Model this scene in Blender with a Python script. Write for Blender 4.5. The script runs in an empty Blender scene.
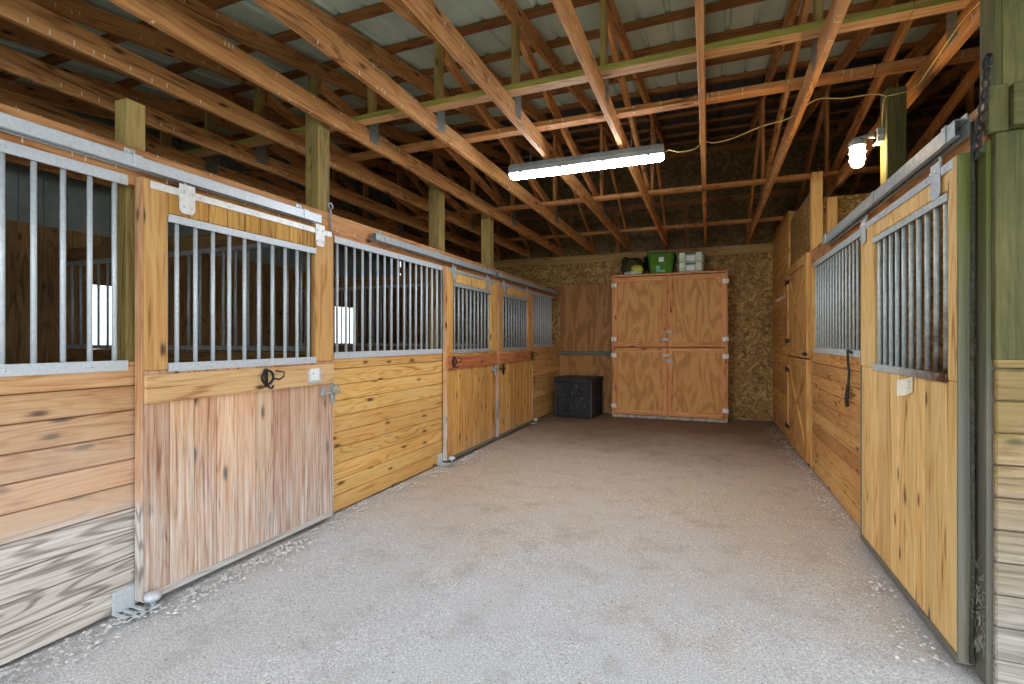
import bpy, math, random
from mathutils import Vector, Matrix
random.seed(7)
S = bpy.context.scene
COL = S.collection
V = Vector

# ------------------------------------------------------------------ mesh helper
class MB:
    """collects boards, rods and tubes; every vertex keeps a board-local 'grain' coordinate and a board 'tone'"""
    def __init__(s):
        s.v = []; s.f = []; s.g = []; s.t = []; s.sm = []
    def raw(s, vs, fs, gs=None, smooth=False, tone=None):
        b = len(s.v); o = V((random.uniform(0, 50), random.uniform(0, 50), random.uniform(0, 50)))
        tn = random.random() if tone is None else tone
        s.v += [V(v) for v in vs]
        s.g += [V(g) + o for g in (gs or vs)]
        s.t += [tn] * len(vs)
        for f in fs:
            s.f.append([b + i for i in f]); s.sm.append(smooth)
        return s
    def box(s, c, size, ax=0, ch=0.002, M=None, tone=None):
        """chamfered box, grain along local axis ax"""
        hx, hy, hz = (d / 2 for d in size)
        ch = min(ch, hx * .6, hy * .6, hz * .6)
        vs, idx = [], {}
        for sx in (-1, 1):
            for sy in (-1, 1):
                for sz in (-1, 1):
                    for k in range(3):
                        p = [sx * hx, sy * hy, sz * hz]
                        for j in range(3):
                            if j != k: p[j] -= ch * (sx, sy, sz)[j]
                        idx[(sx, sy, sz, k)] = len(vs); vs.append(V(p))
        fs = []
        def q(*keys): fs.append([idx[k] for k in keys])
        for e in (-1, 1):
            q((e,-1,-1,0),(e,1,-1,0),(e,1,1,0),(e,-1,1,0))
            q((-1,e,-1,1),(-1,e,1,1),(1,e,1,1),(1,e,-1,1))
            q((-1,-1,e,2),(1,-1,e,2),(1,1,e,2),(-1,1,e,2))
        for a in (-1, 1):
            for b in (-1, 1):
                q((a,b,-1,0),(a,b,1,0),(a,b,1,1),(a,b,-1,1))
                q((a,-1,b,0),(a,1,b,0),(a,1,b,2),(a,-1,b,2))
                q((-1,a,b,1),(1,a,b,1),(1,a,b,2),(-1,a,b,2))
                for d in (-1, 1): q((a,b,d,0),(a,b,d,1),(a,b,d,2))
        # outward winding
        for f in fs:
            n = (vs[f[1]] - vs[f[0]]).cross(vs[f[2]] - vs[f[0]])
            m = sum((vs[i] for i in f), V()) / len(f)
            if n.dot(m) < 0: f.reverse()
        od = [ax] + [i for i in range(3) if i != ax]
        gs = [V((p[od[0]], p[od[1]], p[od[2]])) for p in vs]
        if M is None: M = Matrix.Translation(V(c))
        return s.raw([M @ p for p in vs], fs, gs, tone=tone)
    def b2(s, lo, hi, ax=0, ch=0.002, tone=None):
        lo, hi = V([min(a, b) for a, b in zip(lo, hi)]), V([max(a, b) for a, b in zip(lo, hi)])
        return s.box((lo + hi) / 2, hi - lo, ax, ch, tone=tone)
    def beam(s, p0, p1, w, h, up=(0, 0, 1), ch=0.002, tone=None):
        p0, p1 = V(p0), V(p1); x = (p1 - p0); L = x.length; x.normalize()
        y = V(up).cross(x).normalized(); z = x.cross(y)
        M = Matrix((x, y, z)).transposed().to_4x4(); M.translation = (p0 + p1) / 2
        return s.box(None, (L, w, h), 0, ch, M, tone)
    def cyl(s, p0, p1, r, n=12, r1=None, smooth=True):
        p0, p1 = V(p0), V(p1); r1 = r if r1 is None else r1
        x = (p1 - p0).normalized(); a = V((0, 0, 1)) if abs(x.z) < .9 else V((1, 0, 0))
        y = a.cross(x).normalized(); z = x.cross(y)
        vs = []
        for p, rr in ((p0, r), (p1, r1)):
            for i in range(n):
                t = 2 * math.pi * i / n; vs.append(p + (y * math.cos(t) + z * math.sin(t)) * rr)
        b = len(s.v); s.raw(vs, [[i, (i + 1) % n, n + (i + 1) % n, n + i] for i in range(n)], smooth=smooth)
        s.f += [[b + i for i in reversed(range(n))], [b + n + i for i in range(n)]]; s.sm += [False, False]
        return s
    def tube(s, pts, r, n=8, closed=False):
        pts = [V(p) for p in pts]; m = len(pts); vs = []; prev = None
        for i, p in enumerate(pts):
            if closed: d = pts[(i + 1) % m] - pts[i - 1]
            else: d = pts[min(i + 1, m - 1)] - pts[max(i - 1, 0)]
            d.normalize()
            if prev is None:
                a = V((0, 0, 1)) if abs(d.z) < .9 else V((1, 0, 0)); y = a.cross(d).normalized()
            else: y = (prev - d * prev.dot(d)).normalized()
            prev = y; z = d.cross(y)
            for k in range(n):
                t = 2 * math.pi * k / n; vs.append(p + (y * math.cos(t) + z * math.sin(t)) * r)
        fs = []
        for i in range(m if closed else m - 1):
            j = (i + 1) % m
            fs += [[i * n + k, i * n + (k + 1) % n, j * n + (k + 1) % n, j * n + k] for k in range(n)]
        if not closed: fs += [list(reversed(range(n))), [(m - 1) * n + k for k in range(n)]]
        return s.raw(vs, fs, smooth=True)
    def lathe(s, prof, c, n=20, axis=2):
        c = V(c); vs = []
        for r, h in prof:
            for k in range(n):
                t = 2 * math.pi * k / n; p = [r * math.cos(t), r * math.sin(t), h]
                if axis == 0: p = [p[2], p[0], p[1]]
                elif axis == 1: p = [p[1], p[2], p[0]]
                vs.append(c + V(p))
        fs = []
        for i in range(len(prof) - 1):
            fs += [[i * n + k, i * n + (k + 1) % n, (i + 1) * n + (k + 1) % n, (i + 1) * n + k] for k in range(n)]
        return s.raw(vs, fs, smooth=True)
    def prism(s, poly, d, ax=2, lo=0.0):
        """polygon in the two axes other than ax, extruded from lo to lo+d along ax"""
        n = len(poly); vs = []
        for h in (lo, lo + d):
            for a, b in poly:
                vs.append({0: (h, a, b), 1: (a, h, b), 2: (a, b, h)}[ax])
        fs = [[i, (i + 1) % n, n + (i + 1) % n, n + i] for i in range(n)] + [list(reversed(range(n))), list(range(n, 2 * n))]
        return s.raw(vs, fs)
    def build(s, name, mat, parent=None, origin=None):
        o0 = V(origin) if origin is not None else (V(parent['_w']) if parent is not None else V())
        me = bpy.data.meshes.new(name)
        me.from_pydata([v - o0 for v in s.v], [], s.f)
        a = me.attributes.new('grain', 'FLOAT_VECTOR', 'POINT'); a.data.foreach_set('vector', [c for g in s.g for c in g])
        a = me.attributes.new('tone', 'FLOAT', 'POINT'); a.data.foreach_set('value', s.t)
        me.polygons.foreach_set('use_smooth', s.sm)
        me.materials.append(mat); me.update()
        o = bpy.data.objects.new(name, me); COL.objects.link(o)
        if parent is not None:
            o.parent = parent; o['_w'] = list(o0)
        else:
            o.location = o0; o['_w'] = list(o0)
        return o

def tag(o, label=None, cat=None, group=None, kind=None):
    if label: o['label'] = label
    if cat: o['category'] = cat
    if group: o['group'] = group
    if kind: o['kind'] = kind
    return o
def thing(name, label, cat, loc, group=None):
    o = bpy.data.objects.new(name, None); COL.objects.link(o); o.location = loc; o['_w'] = list(loc)
    o.empty_display_size = .1
    return tag(o, label, cat, group)
def struct(name, mb, mat, label=None):
    return tag(mb.build(name, mat), label, None, None, 'structure')

# ------------------------------------------------------------------ materials
def lin(c):
    return tuple(((x / 255 + .055) / 1.055) ** 2.4 if x > 10 else x / 255 / 12.92 for x in c[:3]) + (1.0,)
class T:
    def __init__(s, name):
        s.m = bpy.data.materials.new(name); s.m.use_nodes = True; s.t = s.m.node_tree
        s.t.nodes.clear(); s.out = s.n('ShaderNodeOutputMaterial')
    def n(s, typ, ins=None, **pr):
        nd = s.t.nodes.new(typ)
        for k, v in pr.items(): setattr(nd, k, v)
        for k, v in (ins or {}).items(): s.set(nd.inputs[k], v)
        return nd
    def set(s, sock, v):
        if isinstance(v, bpy.types.NodeSocket): s.t.links.new(v, sock)
        else: sock.default_value = v
    def math(s, op, a, b=0.0, c=0.0, clamp=False):
        return s.n('ShaderNodeMath', {0: a, 1: b, 2: c}, operation=op, use_clamp=clamp).outputs[0]
    def mix(s, f, a, b, blend='MIX'):
        n = s.n('ShaderNodeMix', {0: f, 6: a, 7: b}, data_type='RGBA', blend_type=blend); return n.outputs[2]
    def ramp(s, f, stops, interp='LINEAR'):
        n = s.n('ShaderNodeValToRGB', {0: f}); r = n.color_ramp; r.interpolation = interp
        while len(r.elements) < len(stops): r.elements.new(.5)
        for e, (p, c) in zip(r.elements, stops):
            e.position = p; e.color = c if not isinstance(c, (int, float)) else (c, c, c, 1)
        return n.outputs[0]
    def noise(s, vec, scale, detail=2.0, rough=.5, dist=0.0):
        return s.n('ShaderNodeTexNoise', {'Vector': vec, 'Scale': scale, 'Detail': detail, 'Roughness': rough, 'Distortion': dist}).outputs[0]
    def mapv(s, vec, scale): return s.n('ShaderNodeVectorMath', {0: vec, 1: scale}, operation='MULTIPLY').outputs[0]
    def attr(s, name, out='Vector'): return s.n('ShaderNodeAttribute', attribute_name=name).outputs[out]
    def pos(s): return s.n('ShaderNodeNewGeometry').outputs['Position']
    def flat(s, g, a, b):
        x = s.xyz(g)
        return s.n('ShaderNodeCombineXYZ', {0: s.math('MULTIPLY', x[0], a), 1: s.math('MULTIPLY', s.math('ADD', x[1], x[2]), b)}).outputs[0]
    def xyz(s, v): return s.n('ShaderNodeSeparateXYZ', {0: v}).outputs
    def map01(s, v, a, b):
        return s.n('ShaderNodeMapRange', {0: v, 1: a, 2: b, 3: 0.0, 4: 1.0}).outputs[0]
    def finish(s, col, rough=.7, metal=0.0, bump=None, bstr=.2, bdist=.01, **k):
        p = s.n('ShaderNodeBsdfPrincipled', {'Base Color': col, 'Roughness': rough, 'Metallic': metal})
        for kk, v in k.items(): s.set(p.inputs[kk.replace('_', ' ')], v)
        if bump is not None:
            s.set(p.inputs['Normal'], s.n('ShaderNodeBump', {'Height': bump, 'Strength': bstr, 'Distance': bdist}).outputs[0])
        s.t.links.new(p.outputs[0], s.out.inputs[0]); return s.m

def wood(name, dark, mid, light, ring=9.0, var=.35, knots=.55, rough=.72, post=None, red=.25, fibre=.45):
    t = T(name); g = t.attr('grain'); tone = t.attr('tone', 'Fac')
    low = t.noise(t.mapv(g, (.9, 8, 8)), 1.0, 1.5)
    rings = t.math('SUBTRACT', 1.0, t.map01(t.math('SINE', t.math('MULTIPLY', low, ring * 10.5)), .05, .95))
    fib = t.map01(t.noise(t.mapv(g, (2.2, 75, 75)), 1.0, 5.0, .7), .34, .66)
    patch = t.noise(t.mapv(g, (1.5, 5, 5)), 1.0, 2.0)
    rm = t.map01(t.noise(t.mapv(g, (.7, 6, 6)), 1.0, 2.0), .38, .68)
    f = t.math('ADD', t.math('MULTIPLY', t.math('MULTIPLY_ADD', t.math('SUBTRACT', rings, 1.0), t.math('MULTIPLY_ADD', rm, .65, .35), 1.0), .58 - fibre * .5), t.math('MULTIPLY', fib, fibre + .06))
    f = t.math('ADD', f, t.math('MULTIPLY', t.math('SUBTRACT', patch, .5), .7))
    f = t.math('ADD', f, .04)
    col = t.ramp(f, [(.14, lin(dark)), (.42, lin(mid)), (.78, lin(light))])
    # board-to-board value and hue
    v = t.math('MULTIPLY_ADD', t.math('SUBTRACT', tone, .5), var, 1.0)
    h2 = t.math('FRACT', t.math('MULTIPLY', tone, 7.31))
    col = t.mix(t.math('MULTIPLY', h2, red), col, lin((196, 108, 62)), 'MULTIPLY') if red else col
    col = t.n('ShaderNodeHueSaturation', {'Hue': .5, 'Saturation': 1.0, 'Value': v, 'Fac': 1.0, 'Color': col}).outputs[0]
    # knots
    if knots:
        vo = t.n('ShaderNodeTexVoronoi', {'Vector': t.flat(g, 3.0, 9.0), 'Scale': 1.0}, voronoi_dimensions='2D')
        gate = t.math('GREATER_THAN', t.xyz(vo.outputs['Color'])[0], 1 - knots * .62)
        d = t.math('ADD', vo.outputs['Distance'], t.math('MULTIPLY', t.math('SUBTRACT', fib, .5), .08))
        k = t.math('MULTIPLY', t.ramp(d, [(.045, .95), (.09, .7), (.13, .22), (.2, 0.0)]), gate)
        col = t.mix(k, col, lin(tuple(c * .45 for c in dark)))
    if post: col = post(t, col, g, fib, rings)
    return t.finish(col, rough, bump=t.math('ADD', fib, t.math('MULTIPLY', rings, .4)), bstr=.25, bdist=.003)

def dust(z0, z1, color=(205, 200, 196), amount=.75, nscale=3.0):
    """pale stable dust and rain bleaching low on the boards, ragged upper edge"""
    def post(t, col, g, fib, rings):
        z = t.xyz(t.pos())[2]; n = t.noise(t.pos(), nscale, 4.0, .65)
        m = t.map01(t.math('ADD', z, t.math('MULTIPLY', t.math('SUBTRACT', n, .5), 1.0)), z1, z0)
        m = t.math('MULTIPLY', m, t.math('MULTIPLY_ADD', fib, .9, amount * .5), clamp=True)
        m = t.math('MULTIPLY', m, amount * 1.35, clamp=True)
        grey = t.mix(fib, lin(tuple(c * .62 for c in color)), lin(color))
        return t.mix(m, col, grey)
    return post
def dust_a(t, col, g, fib, rings):
    # lowest four boards of the nearest panel are bleached grey, the ones above only dusty
    z = t.xyz(t.pos())[2]; n = t.noise(t.pos(), 2.5, 4.0, .6)
    low = t.map01(t.math('ADD', z, t.math('MULTIPLY', t.math('SUBTRACT', n, .5), .12)), .56, .49)
    mid = t.math('MULTIPLY', t.map01(t.math('ADD', z, t.math('MULTIPLY', t.math('SUBTRACT', n, .5), .9)), 1.1, .5), .6)
    grey = t.mix(t.math('ADD', t.math('MULTIPLY', rings, .5), t.math('MULTIPLY', fib, .55)), lin((88, 80, 72)), lin((222, 216, 209)))
    col = t.mix(mid, col, lin((214, 192, 172)))
    return t.mix(t.math('MULTIPLY', low, .88), col, grey)
def drips(t, col, g, fib, rings):
    # small pale droppings and nail streaks on the old truss timber, and a little grime
    vo = t.n('ShaderNodeTexVoronoi', {'Vector': t.flat(g, 40, 8), 'Scale': 1.0}, voronoi_dimensions='2D')
    gate = t.math('GREATER_THAN', t.xyz(vo.outputs['Color'])[1], .87)
    k = t.math('MULTIPLY', t.math('LESS_THAN', vo.outputs['Distance'], .13), gate)
    gr = t.noise(t.mapv(g, (1.2, 9, 9)), 1.0, 4.0, .7)
    col = t.mix(t.map01(gr, .55, .8), col, lin((92, 62, 34)))
    return t.mix(k, col, lin((225, 215, 190)))
def algae(c1=(122, 132, 48), thr=(.35, .6), amt=.9):
    def post(t, col, g, fib, rings):
        n = t.noise(t.mapv(g, (2.0, 7, 7)), 1.0, 4.0, .65)
        return t.mix(t.math('MULTIPLY', t.map01(n, *thr), amt), col, t.mix(fib, lin(tuple(c * .75 for c in c1)), lin(c1)))
    return post
def algae_face(t, col, g, fib, rings):
    # green growth on the weather face (towards the open front)
    ny = t.xyz(t.n('ShaderNodeNewGeometry').outputs['Normal'])[1]
    n = t.noise(t.mapv(g, (2.0, 7, 7)), 1.0, 4.0, .65)
    m = t.math('MULTIPLY', t.map01(ny, -.2, -.7), t.map01(n, .25, .5))
    return t.mix(t.math('MULTIPLY', m, .85), col, t.mix(fib, lin((112, 122, 38)), lin((160, 164, 62))))
def edge_grey(t, col, g, fib, rings):
    n = t.noise(t.mapv(g, (1.0, 30, 30)), 1.0, 3.0)
    z = t.xyz(t.pos())[2]
    gr = t.mix(t.map01(z, 1.0, 1.9), lin((112, 110, 100)), lin((98, 104, 44)))
    return t.mix(t.map01(n, .25, .5), col, gr)

M = {}
M['old'] = wood('weathered_pine', (146, 92, 56), (194, 142, 94), (214, 172, 126), ring=8, knots=.42, post=dust_a, var=.3)
M['door'] = wood('dusty_door_pine', (150, 96, 62), (208, 158, 114), (228, 192, 154), ring=6, var=.4, knots=.3, post=dust(.15, 1.15, (232, 222, 214), .62), red=.5)
M['dustwood'] = wood('dusty_sill_wood', (150, 142, 136), (196, 190, 184), (222, 218, 212), ring=4, knots=0, red=0)
M['tan'] = wood('tan_stile_pine', (140, 94, 46), (192, 142, 80), (210, 166, 102), ring=5, knots=.3, var=.1, red=.1)
M['doorboard'] = wood('door_batten_pine', (150, 100, 56), (204, 158, 104), (222, 184, 134), ring=5, var=.1, knots=.25, red=.1)
M['goldtop'] = wood('golden_pine_above_grille', (124, 80, 30), (188, 138, 60), (208, 164, 86), ring=6, knots=.2, red=.2)
M['gold'] = wood('golden_pine', (176, 118, 52), (220, 170, 92), (234, 194, 122), ring=7, knots=.5, var=.28, red=.2)
M['gold2'] = wood('golden_door_pine', (160, 106, 46), (208, 156, 80), (224, 180, 104), ring=5, knots=.4, var=.3, red=.3, post=dust(-.3, .35, (196, 186, 172), .5))
M['redboard'] = wood('reddish_batten', (128, 66, 34), (182, 108, 62), (204, 136, 86), ring=5, var=.1, knots=.3, red=.2)
M['pale'] = wood('pale_pine_door', (162, 112, 52), (222, 178, 106), (238, 202, 138), ring=5, knots=.42, var=.22, red=.12)
M['paneld'] = wood('amber_pine', (160, 106, 50), (204, 152, 84), (222, 180, 112), ring=9, knots=.5, var=.35, red=.35)
M['edge'] = wood('weathered_door_edge', (72, 66, 48), (116, 108, 82), (144, 136, 110), ring=4, knots=0, post=edge_grey, red=0)
M['truss'] = wood('truss_timber', (112, 68, 30), (176, 120, 64), (204, 150, 90), ring=6, knots=.3, var=.3, post=drips, red=.15)
M['brace'] = wood('brace_timber', (130, 88, 46), (196, 148, 92), (220, 180, 126), ring=6, knots=.3, post=algae_face, red=.2)
M['purlin'] = wood('purlin_timber', (84, 52, 22), (136, 90, 44), (160, 112, 58), ring=5, knots=.2, red=.25)
M['ledger'] = wood('ledger_timber', (96, 70, 34), (146, 112, 58), (172, 138, 82), ring=5, knots=.25, red=0)
M['header'] = wood('header_timber', (122, 74, 38), (176, 118, 68), (200, 148, 94), ring=5, knots=.25, var=.12, post=drips, red=.05)
M['post'] = wood('treated_post', (98, 80, 38), (148, 124, 66), (170, 146, 88), ring=6, knots=.25, post=algae((118, 108, 46), (.4, .75), .45), red=0)
M['gpost'] = wood('green_treated_post', (58, 52, 24), (98, 90, 46), (118, 108, 60), ring=7, knots=.4, post=algae((72, 76, 26), (.25, .6), .8), red=0)
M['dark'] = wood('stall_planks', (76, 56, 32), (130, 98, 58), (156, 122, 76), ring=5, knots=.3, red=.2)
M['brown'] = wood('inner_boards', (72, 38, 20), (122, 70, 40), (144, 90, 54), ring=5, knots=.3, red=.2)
def end_post(t, col, g, fib, rings):
    z = t.xyz(t.pos())[2]
    n = t.noise(t.pos(), 6.0, 4.0, .65)
    gr = t.mix(fib, lin((112, 106, 98)), lin((184, 178, 170)))
    m = t.map01(t.math('ADD', z, t.math('MULTIPLY', t.math('SUBTRACT', n, .5), .7)), 1.0, .15)
    c = t.mix(t.math('MULTIPLY', t.map01(n, .3, .6), .55), col, lin((128, 118, 62)))
    return t.mix(t.math('MULTIPLY', m, .92), c, gr)
M['endboards'] = wood('bleached_end_boards', (92, 66, 36), (146, 112, 68), (170, 140, 94), ring=8, knots=.5, var=.4, post=end_post, red=.2)
M['cabframe'] = wood('cabinet_frame_pine', (160, 92, 50), (222, 148, 88), (234, 172, 112), ring=5, knots=.4, var=.15, red=.12)

def plywood(name, dark, mid, light, rad=5.0):
    t = T(name); g = t.attr('grain')
    low = t.noise(t.mapv(g, (1.1, 4.2, 4.2)), 1.0, 2.0, .5, .6)
    r = t.math('MULTIPLY_ADD', t.math('SINE', t.math('MULTIPLY', low, rad * 6.28)), .5, .5)
    fib = t.noise(t.mapv(g, (6, 60, 60)), 1.0, 3.0)
    col = t.ramp(t.math('ADD', t.math('MULTIPLY', r, .5), t.math('MULTIPLY', fib, .5)), [(.15, lin(dark)), (.5, lin(mid)), (.85, lin(light))])
    return t.finish(col, .65, bump=fib, bstr=.1, bdist=.002)
M['ply'] = plywood('cabinet_plywood', (186, 126, 66), (212, 152, 82), (222, 168, 100))
M['ply2'] = plywood('wall_plywood', (142, 92, 44), (170, 116, 58), (184, 132, 74), 4)
M['plyd'] = plywood('dutch_door_plywood', (180, 128, 66), (206, 154, 86), (218, 172, 106), 4)

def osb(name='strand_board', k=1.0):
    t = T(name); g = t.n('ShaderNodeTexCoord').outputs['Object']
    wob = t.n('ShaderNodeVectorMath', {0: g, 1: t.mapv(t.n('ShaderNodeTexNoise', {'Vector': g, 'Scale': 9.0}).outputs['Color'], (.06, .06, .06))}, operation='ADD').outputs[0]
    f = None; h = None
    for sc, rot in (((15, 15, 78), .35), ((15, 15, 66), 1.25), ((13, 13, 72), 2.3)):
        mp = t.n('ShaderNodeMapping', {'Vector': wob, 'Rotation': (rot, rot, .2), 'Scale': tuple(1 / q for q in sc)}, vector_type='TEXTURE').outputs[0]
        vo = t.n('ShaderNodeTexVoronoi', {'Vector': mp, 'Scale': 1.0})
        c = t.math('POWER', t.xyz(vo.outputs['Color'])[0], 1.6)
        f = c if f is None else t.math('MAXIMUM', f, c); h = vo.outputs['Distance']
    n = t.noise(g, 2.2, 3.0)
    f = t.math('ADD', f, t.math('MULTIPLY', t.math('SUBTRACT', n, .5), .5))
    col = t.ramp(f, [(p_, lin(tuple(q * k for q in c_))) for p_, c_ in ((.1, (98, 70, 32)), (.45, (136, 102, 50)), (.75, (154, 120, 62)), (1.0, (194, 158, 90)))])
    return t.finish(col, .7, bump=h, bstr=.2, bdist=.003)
M['osb'] = osb(); M['osbshade'] = osb('shaded_strand_board', .66)  # second copy darkened: shade on the upper back wall is put into its colour

def floor_mat():
    t = T('crushed_stone_floor'); p = t.pos(); xyz = t.xyz(p)
    big = t.noise(p, .8, 4.0, .6); med = t.noise(p, 4.0, 5.0, .65); fine = t.noise(p, 120.0, 4.0, .75)
    grey = t.ramp(fine, [(.34, lin((160, 160, 162))), (.5, lin((198, 199, 202))), (.64, lin((236, 237, 239)))])
    tan = t.ramp(fine, [(.34, lin((150, 130, 112))), (.5, lin((196, 176, 156))), (.66, lin((232, 218, 200)))])
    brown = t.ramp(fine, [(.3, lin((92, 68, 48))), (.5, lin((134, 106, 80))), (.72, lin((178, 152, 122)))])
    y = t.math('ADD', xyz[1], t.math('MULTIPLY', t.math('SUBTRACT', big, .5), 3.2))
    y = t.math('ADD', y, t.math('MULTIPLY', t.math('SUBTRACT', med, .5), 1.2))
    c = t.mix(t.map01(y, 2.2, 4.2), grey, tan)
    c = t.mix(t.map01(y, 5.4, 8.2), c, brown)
    bounce_lawn = t.ramp(med, [(.3, lin((52, 70, 30))), (.7, lin((104, 124, 62)))])  # unseen lawn added outside, dims and greens the light bounced under the roof
    # bright stone chips and a few dark crumbs
    vo = t.n('ShaderNodeTexVoronoi', {'Vector': p, 'Scale': 42.0})
    r = t.xyz(vo.outputs['Color'])
    chip = t.math('MULTIPLY', t.math('LESS_THAN', vo.outputs['Distance'], .2), t.math('GREATER_THAN', r[0], .72))
    c = t.mix(t.math('MULTIPLY', chip, .75), c, lin((238, 235, 230)))
    v2 = t.n('ShaderNodeTexVoronoi', {'Vector': p, 'Scale': 17.0}); r2 = t.xyz(v2.outputs['Color'])
    c = t.mix(t.math('MULTIPLY', t.math('MULTIPLY', t.math('LESS_THAN', v2.outputs['Distance'], .13), t.math('GREATER_THAN', r2[0], .82)), .8), c, lin((240, 238, 234)))
    c = t.mix(t.math('MULTIPLY', t.map01(med, .52, .72), .3), c, lin((120, 112, 106)))
    dk = t.math('MULTIPLY', t.math('LESS_THAN', vo.outputs['Distance'], .22), t.math('GREATER_THAN', r[1], .93))
    c = t.mix(t.math('MULTIPLY', dk, .7), c, lin((84, 72, 60)))
    c = t.mix(t.map01(t.math('ADD', xyz[1], med), -1.6, -2.4), c, bounce_lawn)
    h = t.math('ADD', t.math('MULTIPLY', fine, .5), t.math('MULTIPLY', med, .6))
    return t.finish(c, .9, bump=h, bstr=.5, bdist=.012)
M['floor'] = floor_mat()

def metal(name, c0, c1, metal=.55, rough=.42, rust=None, sc=30):
    t = T(name); p = t.pos(); n = t.noise(p, sc, 4.0, .7)
    col = t.ramp(n, [(.3, lin(c0)), (.7, lin(c1))])
    if rust:
        z = t.xyz(p)[2]; rn = t.noise(p, 14.0, 4.0, .65)
        m = t.map01(t.math('ADD', z, t.math('MULTIPLY', t.math('SUBTRACT', rn, .5), .9)), rust[1], rust[0])
        m = t.math('MULTIPLY', m, t.map01(t.xyz(p)[1], 3.3, 2.7))
        col = t.mix(m, col, t.ramp(rn, [(.3, lin((66, 44, 34))), (.7, lin((120, 86, 66)))]))
    return t.finish(col, rough, metal, bump=n, bstr=.05, bdist=.002)
M['galv'] = metal('galvanised_steel', (184, 192, 198), (208, 215, 219), .12, .4, sc=60)
M['galvdark'] = metal('dull_galvanised_steel', (138, 148, 150), (184, 192, 192), .15, .45)
M['galvrust'] = metal('rusty_galvanised_steel', (178, 190, 190), (216, 226, 224), .12, .4, rust=(1.15, 1.75))
M['white'] = metal('bright_zinc', (206, 206, 202), (236, 236, 232), .2, .45)
M['iron'] = metal('black_iron', (24, 24, 25), (52, 50, 48), .3, .6)
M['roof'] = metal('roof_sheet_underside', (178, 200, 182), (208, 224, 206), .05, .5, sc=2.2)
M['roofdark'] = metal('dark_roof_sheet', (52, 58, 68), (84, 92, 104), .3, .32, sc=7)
M['wallsheet'] = metal('wall_sheet', (120, 132, 128), (150, 160, 156), .1, .55, sc=2.2)
M['gusset'] = metal('gusset_steel', (116, 118, 112), (158, 160, 152), .6, .5)

def plain(name, c, rough=.5, metal=0.0, var=.15, sc=8.0, **k):
    t = T(name); n = t.noise(t.n('ShaderNodeTexCoord').outputs['Object'], sc, 3.0)
    col = t.ramp(n, [(.3, lin(tuple(x * (1 - var) for x in c))), (.7, lin(tuple(min(255, x * (1 + var * .5)) for x in c)))])
    return t.finish(col, rough, metal, bump=n, bstr=.05, bdist=.002, **k)
M['fixture'] = plain('fixture_grey', (150, 156, 158), .5, .1)
M['cable'] = plain('yellow_cable', (206, 180, 100), .5)
M['paper'] = plain('paper_card', (232, 226, 206), .8, var=.06)
M['whitecard'] = plain('white_card', (240, 240, 240), .5, var=.04)
M['ink'] = plain('dark_ink', (70, 70, 74), .8)
M['binM'] = plain('green_plastic', (78, 128, 18), .75)
M['bintrim'] = plain('dark_green_plastic', (52, 94, 16), .7)
M['mint'] = plain('mint_print', (128, 206, 150), .5)
M['tote'] = plain('cloudy_plastic', (168, 178, 158), .35)
M['totelid'] = plain('grey_green_lid', (92, 104, 90), .45)
M['clip'] = plain('pale_latch', (214, 224, 190), .4)
M['bag'] = plain('dark_green_sack', (62, 66, 34), .45, var=.4)
M['baglabel'] = plain('yellow_green_print', (196, 200, 60), .5, var=.25)
M['bagwhite'] = plain('white_print', (214, 222, 214), .5)
M['leaf'] = plain('dark_greenery', (30, 36, 20), .7, var=.5)
M['rope'] = plain('dark_rope', (54, 58, 44), .9, var=.4, sc=60)
M['hay'] = plain('grey_hay', (150, 146, 134), .9)
M['chip'] = plain('pale_shaving', (206, 204, 200), .9, var=.25, sc=4)
M['concrete'] = plain('crumbly_concrete', (186, 176, 160), .9, var=.3, sc=18)
def trunk_mat():
    t = T('worn_black_paint'); p = t.n('ShaderNodeTexCoord').outputs['Object']
    a = t.noise(p, 22.0, 5.0, .75); b = t.noise(t.mapv(p, (3, 3, 1.2)), 2.4, 3.0)
    col = t.ramp(b, [(.3, lin((20, 22, 25))), (.7, lin((46, 49, 54)))])
    col = t.mix(t.ramp(a, [(.58, 0.0), (.68, .75)]), col, lin((150, 148, 140)))
    return t.finish(col, .55, bump=a, bstr=.1, bdist=.002)
M['trunk'] = trunk_mat()
M['trunkedge'] = plain('worn_trunk_edge', (92, 90, 84), .6, var=.4, sc=20)
def emit(name, c, s):
    t = T(name); e = t.n('ShaderNodeEmission', {'Color': lin(c), 'Strength': s}); t.t.links.new(e.outputs[0], t.out.inputs[0]); return t.m
M['led'] = emit('lit_diffuser', (236, 244, 255), LED_S := 70.0)
M['bulb'] = emit('lit_jar_lamp', (255, 214, 160), JAR_S := 150.0)
def pane():
    t = T('thin_glass'); a = t.n('ShaderNodeBsdfTransparent', {0: (.95, .97, .96, 1)}); b = t.n('ShaderNodeBsdfGlossy', {'Roughness': .02})
    m = t.n('ShaderNodeMixShader', {0: .06, 1: a.outputs[0], 2: b.outputs[0]}); t.t.links.new(m.outputs[0], t.out.inputs[0]); return t.m
M['glass'] = pane()

# ------------------------------------------------------------------ dimensions
XL, XR, YB = -2.675, 1.0, 9.25       # stall front faces left and right, back wall
XO, XE, YF = -6.3, 4.6, -0.35        # outer walls, front wall
def roof_z(y): return 3.69 + .16 * (y - 3.4)   # underside of the top chords

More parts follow.
